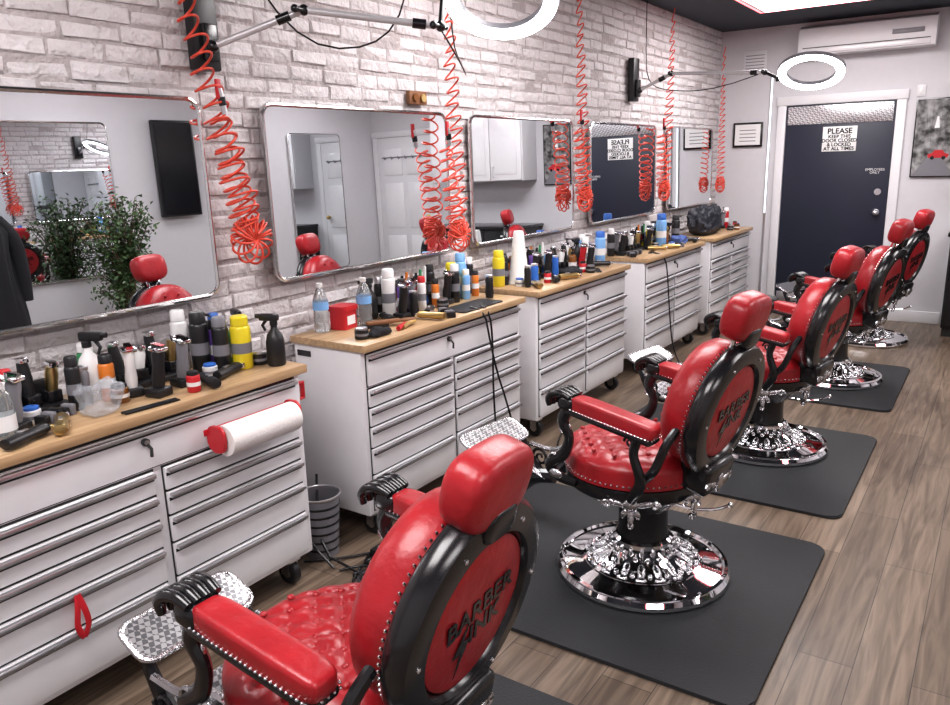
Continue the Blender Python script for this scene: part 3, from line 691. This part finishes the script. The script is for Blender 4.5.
def station(i,lst,res=(),fill=0):
    Y0,Y1=CABS[i]; rng=(Y0-.005,Y1+.005)
    occ.clear(); occ.extend(res)
    for it in lst: place(it[0][0],it[0][1],it[1],it[2],it[3] if len(it)>3 else 0,rng)
    random.seed(40+i)
    tall=[clB,Cc(M_blackp,M_blackp,.17,.022),Cc(M_orange,M_blackp,.14,.02),Cc(M_blackp,M_alu,.19,.024),pA,Cc(M_wht,M_wht,.15,.022),Cc(M_blackp,M_wht,.2,.026),tb,sh,pG,Cc(M_lblue,M_wht,.16,.022),Cc(M_wht,M_redp,.17,.022),Cc(M_purple,M_blackp,.18,.022),clA]
    low=[ly,gd,cb,sh,lyA,shB,Cc(M_blackp,M_alu,.05,.03),Cc(M_amber,M_blackp,.06,.028),ly,Cc(M_wht,M_blue,.05,.026),Cc(M_redp,M_blackp,.07,.022)]
    for k in range(fill):
        if k%2==0: it=random.choice(tall); x=random.uniform(.08,.20)
        else: it=random.choice(low); x=random.uniform(.22,.40)
        place(it[0],it[1],x,random.uniform(Y0+.08,Y1-.06),random.uniform(-70,70) if it is not cb else random.uniform(50,130),rng,120)
station(0,[(Cc(M_yel,M_yel,.195,.037),.29,1.80),(tk,.37,1.89,200),(pC,.36,.93),(st,.14,1.08,0),(st,.15,1.50,0),(ho,.115,.81,0),(clG,.28,.99,20),(clW,.25,1.38,-20),(clB,.33,1.42,10),
 (Cc(M_green,M_wht,.17),.09,1.33),(tw,.10,1.26,30),(Cc(M_wht,M_wht,.22,.030),.10,1.68),
 (Cc(M_blackp,M_blackp,.22,.033),.20,1.69),(Cc(M_blackp,M_grey,.2,.03),.26,1.735),(pK,.15,1.75),(Cc(M_blue,M_blue,.18,.024),.09,1.84),(Cc(M_redp,M_blackp,.14,.022),.15,1.83),(ly,.41,1.58,75),(Cc(M_blackp,M_blackp,.15,.025),.21,1.86),
 (lyA,.41,1.06,60),(cb,.42,1.33,85),(gd,.36,1.07,20),(shG,.20,1.22),(clA,.24,.90),(clG,.31,1.58),(ly,.34,1.69,20),(Cc(M_orange,M_blackp,.15,.024),.20,1.30),(Cc(M_lblue,M_wht,.15,.024),.09,.95)],[(.34,1.22,.062)],28)
station(1,[(('box',(M_redp,M_redp)),.135,2.37,8),(wa,.12,2.49),(wa,.17,2.56),(sh,.12,2.63),(tk,.10,2.72,-90),(Cc(M_wht,M_wht,.23,.034),.15,2.80),(pA,.10,2.88),(clG,.19,2.90),(clB,.24,2.78),(ho,.12,3.02),
 (Cc(M_yel,M_yel,.2,.034),.16,3.30),(Cc(M_lblue,M_lblue,.24,.032),.16,3.385),(Cc(M_blue,M_wht,.2,.028),.11,3.47),(Cc(M_blackp,M_blackp,.2,.026),.10,3.17),(clB,.20,3.19),(ly,.29,2.93,30),(db,.29,2.62,60),(lyA,.40,2.84,100),(ly,.22,2.70,60),(gd,.31,2.80,60)],
 [(.385,2.45,.05),(.385,2.49,.05),(.385,2.57,.05),(.38,2.65,.04),(.22,2.40,.06),(.26,2.46,.06),(.36,3.06,.08),(.36,3.14,.08),(.36,3.26,.08),(.36,3.34,.08)],24)
station(2,[(Cc(M_yel,M_yel,.21,.036),.14,3.80),(('cone',None),.20,3.93),(br,.10,4.02),(clB,.22,4.07),(pK,.12,4.10),(ho,.12,4.24),(clB,.24,4.19),(st,.15,4.47),(pW,.11,4.64),(clR,.22,4.62),(tk,.14,4.72,-90),
 (Cc(M_wht,M_wht,.2),.24,4.73),(pB,.20,4.82),(Cc(M_lblue,M_blue,.23,.036),.28,4.88),(Cc(M_lblue,M_wht,.2,.034),.13,4.91),(clB,.34,4.58),(ly,.36,4.08,40)],[(.33,4.36,.075),(.33,4.30,.07),(.33,4.42,.07)],30)
station(3,[(clB,.2,5.42),(clG,.12,5.48),(st,.17,5.66),(ho,.12,5.88),(clB,.23,5.86),(Cc(M_lblue,M_blue,.27,.042),.28,6.02),(tl,.16,6.05),(Cc(M_wht,M_wht,.2),.12,6.12),(clB,.22,6.14),(st,.17,6.34),(tb,.1,6.18),(Cc(M_redp,M_wht,.2),.11,6.50),(Cc(M_blackp,M_blackp,.22,.035),.21,6.50),(Cc(M_yel,M_blackp,.18,.026),.1,5.98)],[(.33,6.30,.07),(.33,6.24,.07),(.33,6.38,.07)],34)
station(4,[(pW,.09,6.885),(tk,.12,7.60,0),(clB,.2,7.66),(tw,.13,7.70),(Cc(M_wht,M_wht,.18),.14,7.76),(clG,.22,7.82),(Cc(M_blackp,M_blackp,.24,.034),.12,7.88),(pK,.2,7.95),(Cc(M_yel,M_blackp,.18),.12,8.0),(Cc(M_redp,M_wht,.2),.24,7.9)],[(.26,7.05,.17),(.26,7.2,.17),(.26,7.35,.17)],26)
def lump(name,M,rx,ry,rz,m,seed,amp=.25,p=.7):
    b=MB(); b.sup(rx,ry,rz,m,T(0,0,rz*.9),e1=p,e2=p,nu=48,nv=26)
    for v in b.bm.verts:
        n=noise.noise(v.co*18+Vector((seed,0,0)))+.5*noise.noise(v.co*45); f=1+amp*n
        v.co.x*=f; v.co.y*=f; v.co.z=max(0,v.co.z*(1+amp*n))
    return b.make(name,M)
lump('plastic_bag',T(.34,1.22,CT+.001),.05,.055,.05,M_bag,3,.35)
lump('black_duffel_bag',T(.25,7.2,CT+.001),.12,.25,.125,M_navycloth,5,.22)
lump('blue_hand_towel',T(.33,6.31,CT+.001),.055,.09,.035,M_bluecloth,7,.3)
lump('hand_towel',T(.33,4.36,CT+.001),.055,.09,.025,M_cloth,9,.3)
def pad(name,x,y,w,l,r=0):
    b=MB(); b.prism(rrect(w,l,.015),.006,M_rubber,T(x,y,CT+.0006)@RZ(r),.002); b.make(name)
pad('rubber_station_mat',.36,3.2,.15,.36)
lump('hand_towel',T(.385,2.45,CT+.001),.033,.065,.018,M_cloth,12,.3)
b=MB()
for k in range(2): b.stube([(.40,2.56+k*.03,CT+.012),(.39,2.62+k*.02,CT+.02),(.37,2.70+k*.02,CT+.014)],[.012,.010,.006],(M_redp,M_brass)[k],seg=8)
b.make('razor_handles')
for k,(pts) in enumerate(([(.40,3.12,CT+.012),(.47,3.14,CT+.008),(.482,3.16,.75),(.485,3.22,.55),(.50,3.3,.35),(.55,3.32,.1),(.62,3.3,.008)],
   [(.42,3.18,CT+.012),(.47,3.19,CT+.006),(.478,3.20,.70),(.48,3.19,.45),(.49,3.2,.2),(.52,3.15,.008)],
   [(.38,5.6,CT+.01),(.47,5.62,CT+.005),(.48,5.66,.7),(.49,5.7,.4),(.52,5.72,.1),(.6,5.7,.008)],
   [(.06,1.955,.95),(.10,2.0,.7),(.2,2.05,.4),(.3,2.0,.1),(.45,2.02,.01)],[(.06,3.60,.93),(.1,3.64,.7),(.2,3.64,.35),(.3,3.63,.05),(.5,3.62,.008)],
   [(.40,2.5,.008),(.52,2.35,.008),(.60,2.2,.008),(.68,2.05,.008),(.52,2.0,.008),(.62,2.12,.016),(.5,2.2,.008),(.58,1.95,.008),(.70,1.9,.02)],
   [(.3,2.0,.008),(.45,2.1,.010),(.6,2.4,.008),(.66,2.3,.010),(.5,2.28,.008),(.66,2.15,.010),(.68,2.35,.010),(.6,2.6,.008)],
   [(.2,2.2,.30),(.35,2.02,.06),(.5,2.06,.01),(.62,2.02,.012),(.66,2.2,.01),(.55,2.35,.012),(.48,2.15,.01),(.6,2.08,.02),(.68,2.25,.012),(.55,2.5,.01)],
   [(.48,2.02,.008),(.55,2.12,.02),(.64,2.06,.008),(.70,2.2,.012),(.60,2.3,.02),(.5,2.4,.01),(.62,2.5,.008),(.7,2.7,.008),(.6,3.0,.008)],
   [(.5,3.9,.008),(.6,3.6,.008),(.66,3.75,.008),(.55,4.0,.008),(.62,4.2,.008),(.5,4.5,.008)])):
    curve('power_cord',pts,.0055,M_black)
b=MB(); b.box((.50,2.18,.001),(.56,2.48,.035),M_blackp,.006)
for k in range(5): b.cyl(.014,.0352,.037,M_grey,T(.53,2.22+k*.052,0),seg=10)
b.make('power_strip')
b=MB(); b.lathe([(0,0),(.068,0),(.085,.26),(.090,.265),(.083,.266),(.065,.008),(0,.008)],M_grey,seg=24)
for k in range(6): b.lathe([(.071+k*.0026,.03+k*.038),(.073+k*.0026,.034+k*.038),(.072+k*.0026,.040+k*.038)],M_blackp,seg=24)
b.lathe([(.089,.262),(.093,.27),(.086,.272)],M_alu,seg=24); b.make('wastebasket',T(.30,2.11,0))
# ---------------------------------------------------------------- plant and coat stand
random.seed(11); b=MB()
b.lathe([(0,0),(.15,0),(.19,.34),(.20,.36),(.18,.36),(.17,.32),(0,.32)],M_pot,seg=28); b.cyl(.165,.30,.325,M_bark)
for k in range(38):
    a=random.uniform(0,2*PI); rr=random.uniform(.06,.38); z1=random.uniform(.80,1.56)-rr*.35
    p0=Vector((random.uniform(-.03,.03),random.uniform(-.03,.03),.33)); p1=Vector((rr*.35*math.cos(a),rr*.35*math.sin(a),.33+(z1-.33)*.65)); p2=Vector((rr*math.cos(a),rr*math.sin(a),z1))
    b.tube([p0,p1,p2],[.009,.006,.003],M_bark,seg=5)
    for j in range(70):
        t=random.uniform(.3,1); q=(p0.lerp(p1,t*2) if t<.5 else p1.lerp(p2,t*2-1))+Vector([random.gauss(0,.045) for _ in range(3)])
        Lf=random.uniform(.035,.06); A=T(*q)@Euler((random.uniform(-1,1),random.uniform(-1,1),random.uniform(0,6.3))).to_matrix().to_4x4()
        b.add([(0,0,0),(Lf*.5,-Lf*.25,.004),(Lf,0,-.01),(Lf*.5,Lf*.25,.004)],[[0,1,2,3]],M_leaf,A)
b.make('potted_ficus',T(4.22,3.68,0))
e=empty('coat_stand',T(3.55,2.28,0))
b=MB(); b.lathe([(0,0),(.2,0),(.2,.015),(.03,.03),(.018,.05),(.016,1.58),(.03,1.60),(0,1.62)],M_black,seg=20)
for k in range(4): b.tube([(0,0,1.5),(.09,0,1.52),(.13,0,1.58)],.009,M_black,RZ(90*k+45),seg=8)
b.make('stand',I4,e)
b=MB(); NU=60; vs=[];fs=[]; zs=[(1.44,.05,.05),(1.41,.10,.08),(1.36,.19,.10),(1.28,.235,.115),(1.1,.22,.12),(.9,.23,.125),(.7,.25,.13),(.55,.26,.14)]
for z,rx,ry in zs:
    for k in range(NU):
        a=2*PI*k/NU; f=1+.10*math.sin(a*7+z*3)*(1.6-z)+.05*math.sin(a*13); vs.append((ry*math.cos(a)*f,rx*math.sin(a)*f,z))
for i in range(len(zs)-1):
    for k in range(NU):
        j=(k+1)%NU; fs.append([i*NU+k,i*NU+j,(i+1)*NU+j,(i+1)*NU+k])
b.add(vs,fs,M_cloth)
for sg in (-1,1): b.stube([(0,sg*.16,1.36),(.01,sg*.25,1.22),(.02,sg*.28,1.0),(.03,sg*.28,.78)],[.06,.065,.06,.055],M_cloth,seg=14)
b.make('hanging_coat',I4,e)
# ---------------------------------------------------------------- camera
cam=bpy.data.cameras.new('camera'); cam.sensor_width=36; cam.lens=775/950*36; cam.clip_start=.05
co=bpy.data.objects.new('camera',cam); S.collection.objects.link(co)
Xr=Vector((1175,-159.5,775)).normalized(); Yr=Vector((538,206,-775)).normalized(); Zr=Xr.cross(Yr).normalized(); Yr=Zr.cross(Xr)
R=Matrix((Xr,Yr,Zr)).to_4x4(); co.matrix_world=T(2.55,0,1.6)@R
S.camera=co
w=bpy.data.worlds.new('World'); S.world=w; w.use_nodes=True; w.node_tree.nodes['Background'].inputs[0].default_value=(.6,.65,.7,1); w.node_tree.nodes['Background'].inputs[1].default_value=.3
S.view_settings.view_transform='Standard'
S.view_settings.exposure=-.22
S.view_settings.gamma=.9
